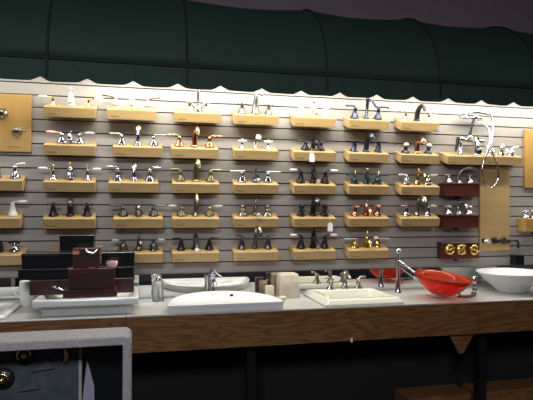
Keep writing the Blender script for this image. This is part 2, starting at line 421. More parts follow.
def add_spout(root, d):
    k = d.get('sp', 'arch'); H = d.get('sh', .12); m = M[d.get('sm', d['m'])]; mb = MB(); R = d.get('sr', .011); rc = d.get('rc', .08)
    tip = None
    if k == 'arch':
        mb.lathe([(.025, 0), (.025, .005), (.017, .012), (.014, .03), (R*1.1, .04)])
        ctube(mb, [(0, 0, .03), (0, .004, H*.62), (0, -.012, H*.92), (0, -.045, H), (0, -rc, H*.84), (0, -rc-.012, H*.62)], [R*1.15, R*1.05, R, R, R], 10)
    elif k == 'tusk':
        mb.lathe([(.026, 0), (.026, .006), (.020, .012)])
        ctube(mb, [(0, 0, .008), (0, .003, H*.45), (.003, -.006, H*.8), (.008, -.03, H), (.012, -.06, H*.92), (.014, -.075, H*.72)], [.019, .018, .016, .013, .010], 12)
    elif k == 'goose':
        mb.lathe([(.024, 0), (.024, .006), (.019, .014), (.013, H*.3), (.010, H*.5)])
        ctube(mb, [(0, 0, H*.4), (0, .004, H*.78), (.004, -.015, H), (.010, -.05, H*1.03), (.014, -.078, H*.88), (.015, -.084, H*.66)], [.012, .010, .0095, .010, .0095], 12)
    elif k == 'slant':
        mb.lathe([(.025, 0), (.025, .005), (.017, .016), (.015, H*.6), (.017, H*.8), (.008, H*.92), (.010, H)])
        mb.tube([(0, 0, H*.62), (.0, -.05, H*.55), (.0, -.10, H*.40), (.0, -.112, H*.36)], [.013, .014, .015, .014], 12)
        tip = [(0, -.112, H*.36), (0, -.120, H*.335)]
    elif k == 'low':
        mb.lathe([(.026, 0), (.026, .006), (.019, .016), (.018, H*.5), (.020, H*.7), (.012, H*.85), (.004, H)])
        ctube(mb, [(0, 0, H*.45), (0, -.03, H*.62), (0, -.06, H*.5), (0, -.075, H*.28)], [.014, .013, .012, .011], 12)
    elif k == 'hook':
        mb.lathe([(.030, 0), (.030, .006), (.025, .012), (.019, H*.5), (.011, H*.9), (.004, H)])
        ctube(mb, [(0, 0, H*.93), (.008, -.01, H), (.024, -.035, H*.99), (.028, -.045, H*.86)], [.006, .005, .005, .006], 8)
        mb.ball((.028, -.045, H*.80), .011, seg=10)
    elif k == 'swing':
        mb.lathe([(.022, 0), (.022, .006), (.012, .014), (.010, H*.9), (.013, H*.95), (.010, H)])
        ctube(mb, [(0, 0, H*.82), (.018, -.02, H*.9), (.045, -.05, H*.62), (.062, -.07, H*.60)], [.009, .008, .008, .007], 10)
        mb.tube([(0, 0, H*.3), (-.005, 0, H*.97)], .010)
    elif k == 'post':
        mb.lathe([(.026, 0), (.024, .01), (.016, .03), (.009, .06), (.007, H*.9), (.011, H)])
        for s in (-1, 1): mb.tube([(s*.01, 0, .012), (s*.035, 0, .045), (s*.055, 0, .060)], [.009, .007, .006], 8)
        ctube(mb, [(0, 0, H*.8), (0, -.04, H*.95), (0, -.075, H*.8)], [.007, .006, .006], 8)
    elif k == 'center':
        mb.box(-.07, .07, -.022, .022, 0, .012, .005)
        mb.lathe([(.018, .01), (.016, H*.4), (.012, H*.6)])
        ctube(mb, [(0, 0, H*.4), (0, -.03, H*.85), (0, -.07, H*.8), (0, -.08, H*.5)], [.013, .012, .012, .011], 10)
        mb.lathe([(.004, H*.5), (.003, H*.8), (.008, H*.86), (.002, H*1.0)], c=(0, .012, 0), seg=8)
    elif k == 'block':
        mb.lathe([(.020, 0), (.020, .005), (.009, .009), (.009, H)])
        mb.box(-.018, .018, -.09, .02, H-.004, H+.014, .003)
    o = mb.build('spout', m, root)
    if tip: MB().tube(tip, .0145, 12).build('aerator', M[d.get('tipm', 'chrome')], o)
    if d.get('sfin'):
        MB().lathe([(.004, 0), (.004, .010), (.010, .018), (.009, .027), (.002, .034)], c=(0, 0, H*.93)).build('finial', M[d['sfin']], o)
    if d.get('shl'):  # pale ball: real spout top on some, painted highlight on others
        MB().ball((0.002, -.045, H*.90), .017, (.95, 2.1, 1.0)).build('spout_cap_glint', M[d['shl']], o)
    return o
def make_faucet(x, zb, d, label, hx=.1, group=None):
    r = empty('faucet', (x, -.052, zb+.097-.052*math.tan(TILT)+.0005), (TILT*.75, 0, 0))
    tag(r, label, 'faucet', group)
    add_spout(r, d)
    hx = d.get('hx', hx)
    for s in (-1, 1): add_handle(r, s*hx, s, d)
    return r
def price_tag(x, y, z, wd, ht, label, mat='paper', string=.03, name='price_tag'):
    o = empty(name, (x, y, z)); tag(o, label, 'tag')
    a = [(-wd/2, 0, -ht/2), (wd/2, 0, -ht/2), (wd/2, 0, ht*.32), (wd*.25, 0, ht/2), (-wd*.25, 0, ht/2), (-wd/2, 0, ht*.32)]
    MB().loft([a, [(p[0], .0008, p[2]) for p in a]], smooth=False).build('card', M[mat], o)
    if string: MB().tube([(0, .0004, ht*.42), (-.002, .002, ht/2+string*.6), (0, .006, ht/2+string)], .0007, 6).build('string', M['paper'], o)
    return o

CX = {0: None, 1: -.419, 2: -.016, 3: .358, 4: .758, 5: 1.166, 6: 1.562, 7: 1.957}
ZB = {1: 2.004, 2: 1.771, 3: 1.545, 4: 1.3195, 5: 1.098}
OFF = {(1, 2): -.034, (2, 2): .004, (3, 2): -.02, (4, 2): .01, (5, 2): .012, (1, 3): .012, (2, 3): -.008, (5, 7): 0}
ROWN = {1: 'top row', 2: 'second row', 3: 'third row', 4: 'fourth row', 5: 'bottom row'}
COLN = {0: 'cut off by the left edge of the photo', 1: 'in the first full column from the left', 2: 'in the second full column from the left', 3: 'in the third column from the left',
        4: 'in the fourth column from the left', 5: 'in the fifth column from the left', 6: 'in the sixth column from the left', 7: 'in the seventh column beside the red-brown blocks'}
# faucets: (row, col) -> (spec, words)
F = {
 (1, 1): (dict(m='brass', sm='crystal', lm='offwhite', hk='tiplever', base='low', hh=.045, ll=.085, sp='low', sh=.09, sfin='crystal', hx=.105), 'white and brass faucet with white levers and clear crystal spout'),
 (1, 2): (dict(m='ivory', lm='pewter', hk='lever', base='urn', hh=.06, ll=.08, up=.012, sp='low', sh=.085, sfin='offwhite'), 'ivory and nickel faucet with tan levers and short spout'),
 (1, 3): (dict(m='nickel', hk='cross', base='low', hh=.055, cr=.016, sp='post', sh=.16, hx=.055), 'nickel faucet with tall thin post and V-shaped arms'),
 (1, 4): (dict(m='pewter', hk='cross', base='cone', hh=.058, sp='hook', sh=.165, hx=.092), 'grey pewter faucet with cross handles and tall pointed hook spout'),
 (1, 5): (dict(m='offwhite', sm='ivory', hk='knob', base='low', hh=.05, sp='low', sh=.085, hx=.088, fin='offwhite', sfin='brass'), 'small white porcelain faucet with white knobs and brass touch'),
 (1, 6): (dict(m='blueblack', hk='lever', base='bell', hh=.078, ll=.075, sp='swing', sh=.145, hx=.088), 'dark blue-black bronze faucet with long levers and swinging spout arm'),
 (1, 7): (dict(m='chrome', sm='bronze', lm='nickel', hk='lever', base='low', hh=.055, ll=.055, sp='tusk', sh=.11, hx=.092, hs=.8), 'faucet with thin chrome levers and fat dark tusk-shaped spout'),
 (2, 1): (dict(m='chrome', lm='pink', hk='tiplever', base='bell', hh=.06, ll=.09, sp='center', sh=.075, hx=.052), 'compact chrome centre faucet with pinkish lever handles'),
 (2, 2): (dict(m='chrome', lm='nickel', hk='lever', base='bell', hh=.062, ll=.075, sp='arch', sh=.125, shl='offwhite'), 'chrome faucet with levers and white-capped arched spout on twin legs'),
 (2, 3): (dict(m='copper', hk='lever', base='bell', hh=.066, ll=.078, sp='tusk', sh=.125, hx=.098), 'bright copper faucet with long levers and fat curved spout'),
 (2, 4): (dict(m='chrome', lm='offwhite', sm='nickel', hk='cross', base='low', hh=.045, cr=.024, sp='block', sh=.065, hx=.09), 'chrome faucet with white-topped cross handles'),
 (2, 5): (dict(m='black', hk='flat', base='bell', hh=.06, ll=.07, sp='center', sh=.08, hx=.055), 'compact black centre faucet with flat black levers'),
 (2, 6): (dict(m='blueblack', lm='black', hk='flat', base='cone', hh=.07, ll=.062, sp='tusk', sh=.125, sm='blueblack', hx=.092, shl='pewter'), 'black faucet with conical bases and thick spout with bright tip'),
 (2, 7): (dict(m='black', lm='offwhite', hk='knob', base='flare', hh=.05, sp='tusk', sh=.105, sm='copper', hx=.09, shl='chrome'), 'black and chrome faucet with copper-toned curved spout'),
 (3, 1): (dict(m='chrome', lm='offwhite', hk='tiplever', base='low', hh=.062, ll=.085, sp='low', sh=.085, sfin='brass', fin='brass', hx=.1, hs=1.2), 'chrome faucet with brass finials and white levers'),
 (3, 2): (dict(m='chrome', hk='lever', base='flare', hh=.078, ll=.068, sp='arch', sh=.11, shl='offwhite', sm='chrome', hx=.1), 'chrome faucet with tall flared handles and white spout top'),
 (3, 3): (dict(m='oldbrass', hk='lever', base='bell', hh=.07, ll=.07, sp='tusk', sh=.14, shl='nickel', hx=.098), 'olive antique brass faucet with tall arched spout'),  # nickel ball paints the white highlight on this spout
 (3, 4): (dict(m='chrome', lm='offwhite', hk='rod', base='bell', hh=.068, ll=.085, sp='slant', sh=.09, sm='chrome', tipm='offwhite', hx=.088), 'chrome faucet with straight white rod levers and slanted bar spout'),
 (3, 5): (dict(m='bronze', lm='offwhite', hk='tiplever', base='bell', hh=.082, ll=.085, sp='slant', sh=.11, hx=.088, sfin='bronze'), 'black faucet with white ceramic lever grips and slanted spout'),
 (3, 6): (dict(m='teal', hk='lever', lm='teal', base='urn', hh=.056, ll=.07, sp='slant', sh=.085, sfin='brass', fin='brass', hx=.088), 'dark teal faucet with small brass finials and slanted spout'),
 (3, 7): (dict(m='chrome', lm='crystal', hk='tiplever', base='urn', hh=.062, ll=.07, sp='goose', sh=.085, sm='brass', sfin='brass', hx=.085), 'chrome and brass faucet with crystal lever grips'),
 (4, 1): (dict(m='bronze', hk='cross', base='cone', hh=.066, sp='tusk', sh=.105, hx=.1, cr=.030, shl='pewter'), 'dark bronze faucet with cross handles and stubby spout'),  # pewter ball paints a highlight on the bronze spout
 (4, 2): (dict(m='pewter', lm='pewter', hk='lever', base='bell', hh=.058, ll=.075, sp='low', sh=.075, hx=.095, shl='nickel'), 'pewter faucet with low bell handles and short spout'),
 (4, 3): (dict(m='oldbrass', hk='tiplever', lm='crystal', base='bell', hh=.058, ll=.085, sp='arch', sh=.145, shl='nickel', hx=.092), 'antique brass faucet with crystal lever tips and tall arched spout'),
 (4, 4): (dict(m='nickel', lm='pewter', hk='knob', base='flare', hh=.05, sp='slant', sh=.085, sfin='nickel', hx=.085, tipm='offwhite'), 'nickel faucet with small round knobs and slanted spout'),
 (4, 5): (dict(m='black', hk='knob', base='flare', hh=.06, sp='tusk', sh=.125, hx=.085, shl='pewter'), 'black faucet with round-topped flared handles and arched spout'),
 (4, 6): (dict(m='copper', hk='cross', base='cone', hh=.062, cr=.022, sp='low', sh=.09, hx=.085, sfin='copper'), 'copper faucet with cross handles and short curved spout'),
 (4, 7): (dict(m='chrome', hk='lever', base='cone', lm='nickel', hh=.062, ll=.06, sp='goose', sh=.14, sm='nickel', hx=.085, shl='chrome', fin='chrome'), 'chrome faucet with tall tapered gooseneck spout'),
 (5, 2): (dict(m='pewter', lm='crystal', hk='tiplever', base='urn', hh=.062, ll=.07, sp='goose', sh=.075, sfin='oldbrass', hx=.095), 'pewter faucet with crystal lever tips and brass finial'),
 (5, 3): (dict(m='bronze', sm='pewter', hk='lever', base='cone', hh=.068, ll=.06, sp='slant', sh=.11, hx=.092), 'dark pewter faucet with conical handles and drooping spout'),
 (5, 4): (dict(m='pewter', hk='lever', base='cone', hh=.085, ll=.05, sp='goose', sh=.155, sm='nickel', hx=.09), 'grey pewter faucet with tall gooseneck spout and cone handles'),
 (5, 5): (dict(m='bronze', lm='offwhite', hk='tiplever', base='bell', hh=.085, ll=.085, sp='slant', sh=.12, sm='black', hx=.085, sfin='bronze', tipm='pewter'), 'black faucet with white lever grips and long forward spout'),
 (5, 6): (dict(m='brass', lm='offwhite', hk='rod', base='urn', hh=.056, ll=.085, sp='low', sh=.09, sm='brass', hx=.085, sfin='brass'), 'polished brass faucet with long cream rod levers'),
}
WORD = {(r, c): v[1] for (r, c), v in F.items()}
for (r, c), (d, words) in F.items():
    x = CX[c]+OFF.get((r, c), 0)
    make_block(x, ZB[r], 'light maple display block on the slatwall, %s, under the %s' % (ROWN[r], words.split(' with ')[0]) if False else 'light maple wall block, %s, %s' % (ROWN[r], COLN[c]), group='maple display blocks on the slatwall')
    make_faucet(x, ZB[r], d, words+', '+ROWN[r], group='faucets on the maple blocks')
# left column, cut by the frame
W0 = {3: (-.687-.152, dict(m='chrome', lm='offwhite', hk='lever', base='bell', hh=.075, ll=.06, up=.01, sp='low', sh=.09, hx=.1), 'chrome bell-handled faucet with a pale lever, cut off by the left edge, third row'),
      4: (-.697-.152, dict(m='offwhite', lm='offwhite', hk='tiplever', base='cone', hh=.078, ll=.085, sp='low', sh=.09, hx=.1), 'white porcelain lever faucet cut off by the left edge, fourth row'),
      5: (-.671-.152, dict(m='chrome', sm='blueblack', lm='bronze', hk='cross', base='bell', hh=.05, sp='low', sh=.075, hx=.085), 'chrome and dark cross-handled faucet cut off by the left edge, bottom row')}
for r, (x, d, lab) in W0.items():
    make_block(x, ZB[r]+.004, 'light maple wall block cut off by the left edge of the photo, %s' % ROWN[r], group='maple display blocks on the slatwall')
    make_faucet(x, ZB[r]+.004, d, lab, group='faucets on the maple blocks')
# bottom block behind the pile of boxes
make_block(-.385, ZB[5]+.01, 'light maple wall block partly behind the pile of black boxes, bottom row', group='maple display blocks on the slatwall')

# tags
def tag_at(px, py, dep, wd, ht, label, mat='paper', string=.03):
    p = at(px, py, dep); return price_tag(p.x, p.y, p.z, wd, ht, label, mat, string)
tag_at(312, 157.5, .128, .036, .060, 'white price tag hanging in front of the block under the compact black centre faucet', string=.035)
tag_at(330.3, 227, .125, .036, .060, 'white price tag hanging from the black round-knobbed faucet in the fourth row', string=.035)
tag_at(70.5, 137, .10, .022, .038, 'small white tag on the compact chrome faucet in the second row, first full column', string=.01)
tag_at(427.8, 237, .10, .030, .018, 'small white tag on the brass faucet in the bottom row', string=0).location = at(376, 237.5, .10)
tag_at(258.5, 137, .10, .034, .034, 'white card tilted on the spout of the chrome cross-handled faucet in the second row', string=0).rotation_euler = (0, .3, 0)
for px, py, words in ((97, 153.5, 'block under the compact chrome faucet'), (336.5, 125, 'block under the small white knobbed faucet'), (280.5, 190, 'block under the white rod lever faucet'), (438.5, 129, 'block under the dark tusk spout')):
    tag_at(px, py, .118, .024, .028, 'lilac sticker at the right end of the '+words, 'lilac', 0)

# ------------------------------------------------------------------ long tub-filler blocks, second row right
def pale_block(xl, xr, zb, label):
    return make_block((xl+xr)/2, zb, label, wdt=round(xr-xl, 3), group='maple display blocks on the slatwall')
pale_block(2.172, 2.478, 1.771, 'long maple wall block under the chrome tub filler with hand shower')
pale_block(2.483, 2.80, 1.775, 'maple wall block at the right holding the low chrome lever faucet')
# tub filler
pv = at(469, 141, .06)
r = empty('tub_filler', (pv.x, -.055, 1.771+.097-.018), (TILT*.2, 0, 0))
tag(r, 'chrome tub filler with telephone hand shower and black accents on a maple block', 'faucet')
VZ = .110
mb = MB()
mb.tube([(-.105, 0, VZ), (.11, 0, VZ-.01)], .015, 12)
for lx in (-.07, .06): mb.lathe([(.024, 0), (.022, .006), (.012, .012), (.011, VZ)], c=(lx, 0, 0))
mb.ball((-.07, -.005, VZ+.002), .022); mb.ball((.0, -.005, VZ+.012), .024); mb.ball((.06, 0, VZ), .023); mb.ball((.03, -.02, VZ-.02), .019); mb.ball((.11, 0, VZ-.01), .018)
ctube(mb, [(.0, 0, VZ), (.01, -.06, VZ-.005), (.015, -.085, VZ-.035), (.018, -.09, VZ-.07)], [.014, .013, .013, .014], 10)
mb.build('valve_body', M['chrome'], r)
MB().tube([(.0, 0, VZ+.02), (.015, 0, .20), (.035, 0, .275)], [.011, .009, .008], 10).build('riser', M['blueblack'], r)
for lx, nm in ((-.115, 0), (.05, 1)):
    MB().tube([(lx+.012, -.015, VZ+.012), (lx, -.025, VZ-.04), (lx-.014, -.03, VZ-.09)], [.012, .012, .008], 10).build('lever', M['black'], r)
MB().ball((.018, -.095, VZ-.088), .023).build('knob', M['blueblack'], r)
mb = MB().tube([(.0, 0, .272), (.09, 0, .272)], .011, 10); mb.ball((.045, 0, .282), .018); mb.build('cradle', M['chrome'], r)
hs = MB()
ctube(hs, [(-.04, 0, .285), (-.015, 0, .308), (.06, 0, .316), (.13, 0, .310), (.155, 0, .305)], [.010, .012, .013, .012, .010], 10)
hs.lathe([(.034, -.020), (.036, -.006), (.022, .008), (.008, .016)], c=(-.055, 0, .282))
hs.build('hand_shower', M['chrome'], r)
hz = MB()
def lp(px, py, dep=.13):
    return at(px, py, dep)
hose_pts = [lp(490, 113, .06), lp(493, 123, .07), lp(492, 137, .11), lp(491.5, 150, .135), lp(497, 164, .135), lp(498.6, 176, .125), lp(495, 185, .12), lp(489.5, 188, .12), lp(484, 182, .125), lp(482, 171, .135), lp(484.5, 159, .135), lp(489, 145, .12), lp(489.5, 132, .09), lp(485, 125, .07), lp(477, 122.5, .06)]
ctube(hz, [tuple(p) for p in hose_pts], .0058, 8, 8)
ho = hz.build('shower_hose', M['chrome'])
mw = ho.matrix_world.copy()
ho.parent = r
bpy.context.view_layer.update()
ho.matrix_parent_inverse = r.matrix_world.inverted()
# low chrome faucet with levers
make_faucet(2.655, 1.775, dict(m='chrome', hk='lever', lm='offwhite', base='urn', hh=.05, ll=.05, sp='low', sh=.085, hx=.085, hs=1.1, up=.008), 'chunky low chrome lever faucet at the right end of the second row')

# ------------------------------------------------------------------ dark cherry blocks
def cherry_block(xl, xr, z0, z1, dep, label):
    r = empty('display_block', ((xl+xr)/2, 0, z0)); tag(r, label, 'display block', 'red-brown wall blocks')
    h = (xr-xl)/2
    MB().box(-h, h, -dep, -.0005, 0, z1-z0, .003).build('body', M['cherry'], r)
    MB().box(-h-.006, h+.006, -dep-.006, -.0005, z1-z0, z1-z0+.008, .002).build('ledge', M['cherry'], r)
    MB().box(-.012, .012, -.03, -.001, -.02, 0, .002).build('bracket', M['black'], r)
    return r
cherry_block(2.165, 2.45, 1.540, 1.628, .09, 'glossy red-brown wall block under the chrome gooseneck faucet, upper of three')
cherry_block(2.155, 2.441, 1.307, 1.395, .09, 'glossy red-brown wall block under the chrome cross-handled faucet, middle of three')
cherry_block(2.150, 2.445, 1.080, 1.192, .09, 'red-brown wall block carrying three round brass handles, lowest of three')
r = empty('faucet', (2.31, -.045, 1.6365)); tag(r, 'chrome faucet with a wide gooseneck spout on the upper red-brown block', 'faucet')
mb = MB(); mb.lathe([(.02, 0), (.018, .01), (.009, .02)], c=(0, 0, 0))
ctube(mb, [(-.01, 0, .01), (-.01, 0, .05), (.015, -.01, .095), (.065, -.02, .115), (.11, -.03, .10), (.125, -.032, .06)], [.009, .009, .011, .013, .013, .012], 12)
mb.build('spout', M['nickel'], r)
for s in (-1, 1): add_handle(r, s*.088, s, dict(m='nickel', lm='offwhite', hk='rod', base='bell', hh=.055, ll=.035 if s < 0 else .01))
r = empty('faucet', (2.30, -.045, 1.4035)); tag(r, 'chrome and gold cross-handled faucet on the middle red-brown block', 'faucet')
add_spout(r, dict(m='chrome', sp='goose', sh=.075, sm='chrome', sfin='nickel'))
for s in (-1, 1): add_handle(r, s*.085, s, dict(m='nickel', hk='cross', base='bell', hh=.055, cr=.024, lm='chrome' if s > 0 else 'offwhite'))
for i, px in enumerate((448.3, 459.8, 472.8)):
    p = at(px, 249.5, .10)
    r = empty('wheel_handle', (p.x, -.0905, p.z)); tag(r, 'round spoked brass handle on the lowest red-brown block, ' + ('leftmost', 'middle one', 'rightmost and brightest')[i] + ' of three', 'faucet handle', 'brass wheel handles')
    MB().lathe([(.016, 0), (.014, .006), (.007, .010), (.007, .03), (.010, .034), (.004, .042)], axis='y').build('stem', M['brass'], r)
    t = MB(); t.tube([(.031*math.cos(a*PI/10), -.030, .031*math.sin(a*PI/10)) for a in range(21)], .0065, 8)
    for a in range(4):
        an = a*2*PI/4+.5*i+.3; t.tube([(0, -.030, 0), (.030*math.cos(an), -.030, .030*math.sin(an))], .004, 8); t.ball((.037*math.cos(an), -.031, .037*math.sin(an)), .006, seg=8)
    t.build('wheel', M['brass'], r)

# ------------------------------------------------------------------ boards
pl = at(32, 95, .02)
lb = empty('shower_board', (-.654-.30, 0, 1.79)); tag(lb, 'golden birch panel at upper left holding two round shower valve knobs', 'display board')
MB().box(-.30, .30, -.022, -.0005, 0, .357, .002).build('panel', M['birch'], lb)
l = MB()
for i in range(7): l.box(.165+i*.010, .172+i*.010, -.0226, -.0218, .026, .034)
l.build('lettering', M['ink'], lb)
def shower_knob(px, py, label, lever):
    p = at(px, py, .03); r = empty('shower_valve', (p.x, -.0225, p.z)); tag(r, label, 'valve')
    MB().lathe([(.034, 0), (.032, .006), (.022, .012), (.016, .02)], axis='y').build('escutcheon', M['nickel'], r)
    MB().lathe([(.018, .018), (.019, .035), (.014, .045), (.004, .048)], axis='y').build('knob', M['pewter'], r)
    if lever: MB().tube([(0, -.036, 0), (.035, -.040, -.002), (.065, -.040, -.004)], [.008, .005, .005], 8).build('lever', M['pewter'], r)
shower_knob(2, 113, 'white-rimmed dark valve knob on the birch board at the left edge', False)
shower_knob(17, 131, 'round pewter valve with a side lever on the birch board at upper left', True)
tb = empty('tall_board', (2.629, 0, 1.13)); tag(tb, 'tall light wood panel behind the hose loop at right, holding a wall faucet', 'display board')
MB().box(-.129, .129, -.018, -.0005, 0, .64, .002).build('panel', M['maple'], tb)
rb = empty('side_board', (3.04, 0, 1.61)); tag(rb, 'light yellow wood panel cut off by the right edge of the photo', 'display board')
MB().box(-.15, .15, -.022, -.0005, 0, .452, .002).build('panel', M['birch'], rb)
# right edge block with its faucet
r9 = empty('display_block', (2.975, 0, 1.274)); tag(r9, 'yellow wood wall block cut off by the right edge, fourth row', 'display block')
MB().box(-.14, .14, -.10, -.0005, 0, .10, .003).build('body', M['birch'], r9)
MB().box(-.012, .012, -.03, -.001, -.02, 0, .002).build('bracket', M['black'], r9)
fr = empty('faucet', (2.945, -.05, 1.3745)); tag(fr, 'chrome faucet cut off by the right edge, on the yellow wall block', 'faucet')
add_spout(fr, dict(m='chrome', sp='low', sh=.085))
for s in (-1, 1): add_handle(fr, s*.075, s, dict(m='chrome', hk='cross', base='bell', hh=.045, cr=.018))
# wall mounted faucet on tall board
p = at(498, 240.5, .03)
wf = empty('wall_faucet', (p.x, -.0185, p.z)); tag(wf, 'dark bronze wall-mounted faucet with chrome left lever on the tall wood panel', 'faucet')
wb = MB()
for dx in (-.03, .055): wb.lathe([(.026, 0), (.025, .006), (.015, .012), (.014, .040), (.020, .046), (.018, .060), (.008, .066)], c=(dx, 0, 0), axis='y')
ctube(wb, [(-.03, -.045, 0), (.03, -.05, -.01), (.10, -.055, .0), (.135, -.06, -.008), (.14, -.06, -.055)], [.008, .008, .008, .009, .008], 10)
wb.build('spout', M['bronze'], wf)
MB().lathe([(.018, 0), (.016, .006), (.009, .012), (.009, .05)], c=(-.115, 0, 0), axis='y').build('handle', M['bronze'], wf)
MB().tube([(-.145, -.046, .0), (-.118, -.05, 0), (-.08, -.046, -.006)], [.006, .013, .007], 10).build('lever', M['chrome'], wf)
MB().tube([(.14, -.06, .008), (.17, -.06, .008)], [.006, .008], 10).build('lever', M['chrome'], wf)

# ------------------------------------------------------------------ sinks
TOP = .8601
def sup(a, b, n, seg=48, cx=0, cy=0, z=0, nf=None, bf=None):
    """superellipse ring; nf and bf: exponent and depth of the front (-y) half"""
    out = []
    for i in range(seg):
        t = 2*PI*i/seg; c, s = math.cos(t), math.sin(t)
        nn = n if s >= 0 or nf is None else nf; bb = b if s >= 0 or bf is None else bf
        out.append((cx+a*math.copysign(abs(c)**(2/nn), c), cy+bb*math.copysign(abs(s)**(2/nn), s), z))
    return out
def rrp(a, b, r, z=0, cy=0, n=6):
    r = min(r, a*.98, b*.98); out = []
    for sx, sy, a0 in ((1, 1, 0), (-1, 1, PI/2), (-1, -1, PI), (1, -1, 1.5*PI)):
        for k in range(n+1):
            t = a0+PI/2*k/n
            out.append((sx*(a-r)+r*math.cos(t), cy+sy*(b-r)+r*math.sin(t), z))
    return out
# white half-oval sink
sk = empty('vessel_sink', (.492, -.530, TOP)); tag(sk, 'white half-oval countertop sink with a straight front and single-lever faucet behind it', 'sink')
mb = MB(); H = .047
def D(a, bk, bf, z, n=2.0, nf=12): return sup(a, bk, n, z=z, nf=nf, bf=bf, seg=72)
mb.loft([D(.325, .425, .030, 0), D(.330, .430, .034, .006), D(.334, .436, .037, .036), D(.338, .440, .040, H-.003), D(.334, .436, .037, H),
         D(.318, .416, .026, H), D(.312, .410, .022, H-.005), D(.26, .33, .015, .022, 2.0, 4), D(.17, .21, .0, .012, 2, 3), D(.04, .05, -.02, .010, 2, 2)], True, True)
mb.build('basin', M['white'], sk)
MB().ball((.085, .335, .030), .012, (1, 1, .8)).build('overflow_hole', M['drain'], sk)
MB().lathe([(.02, .008), (.018, .013)], c=(0, .09, .001)).build('drain', M['chrome'], sk)
# its faucet
p = at(213.5, 289.5, .10)
f1 = empty('basin_faucet', (p.x, -.062, .8602), ); tag(f1, 'short chrome single-lever faucet at the back of the white half-oval sink', 'faucet')
mb = MB().lathe([(.024, 0), (.022, .004), (.019, .01), (.018, .12), (.021, .135), (.020, .145)])
ctube(mb, [(0, 0, .10), (0, -.05, .115), (0, -.10, .105), (0, -.112, .09)], [.014, .013, .012, .011], 10)
mb.build('spout', M['chrome'], f1)
mb = MB().lathe([(.020, .145), (.023, .160), (.018, .178), (.004, .184)]); mb.tube([(0, 0, .163), (.02, -.02, .158), (.05, -.04, .135)], [.008, .006, .007], 8)
mb.build('lever', M['chrome'], f1)
MB().tube([(-.035, .01, .01), (-.035, .01, .13)], .006).ball((-.035, .01, .135), .010).build('lift_rod', M['chrome'], f1)
# soap bottle
p = at(158.5, 300, .14)
bt = empty('soap_dispenser', (.118, -.14, TOP)); tag(bt, 'clear glass soap dispenser with chrome pump left of the half-oval sink', 'dispenser')
MB().lathe([(.033, 0), (.036, .004), (.034, .05), (.034, .11), (.030, .125), (.016, .132)]).build('bottle', M['clear'], bt)
mb = MB().lathe([(.017, .13), (.018, .148), (.006, .152), (.006, .162), (.012, .166), (.011, .172)]); mb.tube([(0, 0, .168), (-.035, -.01, .166), (-.04, -.012, .156)], .004)
mb.build('pump', M['chrome'], bt)
# marble accessories
p = at(288.5, 297, .17)
tbx = empty('tissue_box_cover', (.960, -.155, TOP)); tag(tbx, 'beige marbled stone tissue box cover on the counter', 'tissue box cover')
def sq(h, z): return rrp(h, h, .012, z)
MB().loft([sq(.066, 0), sq(.068, .004), sq(.060, .150), sq(.056, .157), sq(.03, .157), sq(.028, .150)]).build('cover', M['stone'], tbx)
MB().lathe([(.026, .1505), (.024, .152)]).build('slot', M['drain'], tbx)
sp = at(285, 297, .2)
MB_ = MB().ball((0, 0, .014), .024, (1.25, .9, .58), seg=16)
tag(MB_.build('soap_bar', M['stone'], loc=(.895, -.265, TOP)), 'small beige oval soap dish lying in front of the marbled tissue box cover', 'soap')
bc = empty('stone_tumbler', (.815, -.07, TOP)); tag(bc, 'brown stone tumbler beside the beige marbled accessories', 'tumbler')
MB().lathe([(.028, 0), (.030, .003), (.031, .105), (.026, .105), (.025, .01), (.002, .01)]).build('cup', M['brownstone'], bc)
bb = empty('toothbrush_holder', (.838, -.15, TOP)); tag(bb, 'low beige stone holder between the brown tumbler and the tissue box cover', 'toothbrush holder')
MB().loft([sup(.030, .022, 5, z=0), sup(.031, .023, 5, z=.004), sup(.029, .021, 5, z=.075), sup(.026, .018, 5, z=.078), sup(.018, .012, 4, z=.078), sup(.017, .011, 4, z=.05)]).build('body', M['stone'], bb)
bs = empty('stone_canister', (.892, -.055, TOP)); tag(bs, 'tall narrow olive-beige canister against the mirror beside the tissue box cover', 'canister')
MB().loft([sup(.030, .030, 4, z=0), sup(.030, .030, 4, z=.135), sup(.026, .026, 4, z=.139)]).build('body', M['brownstone'], bs)
MB().loft([sup(.024, .024, 4, z=.139), sup(.027, .027, 4, z=.142), sup(.020, .020, 4, z=.150)]).build('lid', M['stone'], bs)
# cream drop-in sink
dk = empty('drop_in_sink', (1.337, -.33, TOP)); tag(dk, 'cream rectangular drop-in sink with stepped rim, tilted corner near the counter edge', 'sink')
def rc(a, b, z, r=.02, cy=0): return rrp(a, b, r, z, cy)
MB().loft([rc(.05, .05, -.125, .04, cy=-.025), rc(.165, .125, -.112, .05, cy=-.025), rc(.192, .152, -.02, .03, cy=-.025), rc(.192, .152, 0, .03, cy=-.025), rc(.252, .236, 0), rc(.256, .240, .004), rc(.254, .238, .016), rc(.242, .226, .022), rc(.238, .222, .034), rc(.226, .210, .040), rc(.222, .206, .041),
           rc(.190, .150, .041, .03, cy=-.025), rc(.186, .146, .036, .03, cy=-.025), rc(.182, .142, -.02, .04, cy=-.025), rc(.160, .120, -.098, .05, cy=-.025), rc(.08, .06, -.110, .05, cy=-.025), rc(.02, .02, -.112, .019, cy=-.025)]).build('basin', M['cream'], dk)
MB().lathe([(.02, -.112), (.018, -.108)], c=(0, -.025, 0)).build('drain', M['nickel'], dk)
p = at(347, 287, .13)
f2 = empty('sink_faucet', (1.365, -.150, TOP+.0415)); tag(f2, 'nickel three-piece faucet with flared spout on the cream drop-in sink', 'faucet')
mb = MB().lathe([(.026, 0), (.026, .005), (.019, .012), (.013, .05), (.012, .085), (.018, .105), (.010, .112)])
ctube(mb, [(0, 0, .085), (0, -.04, .105), (0, -.085, .085), (0, -.09, .07)], [.012, .012, .011, .010], 10)
mb.build('spout', M['nickel'], f2)
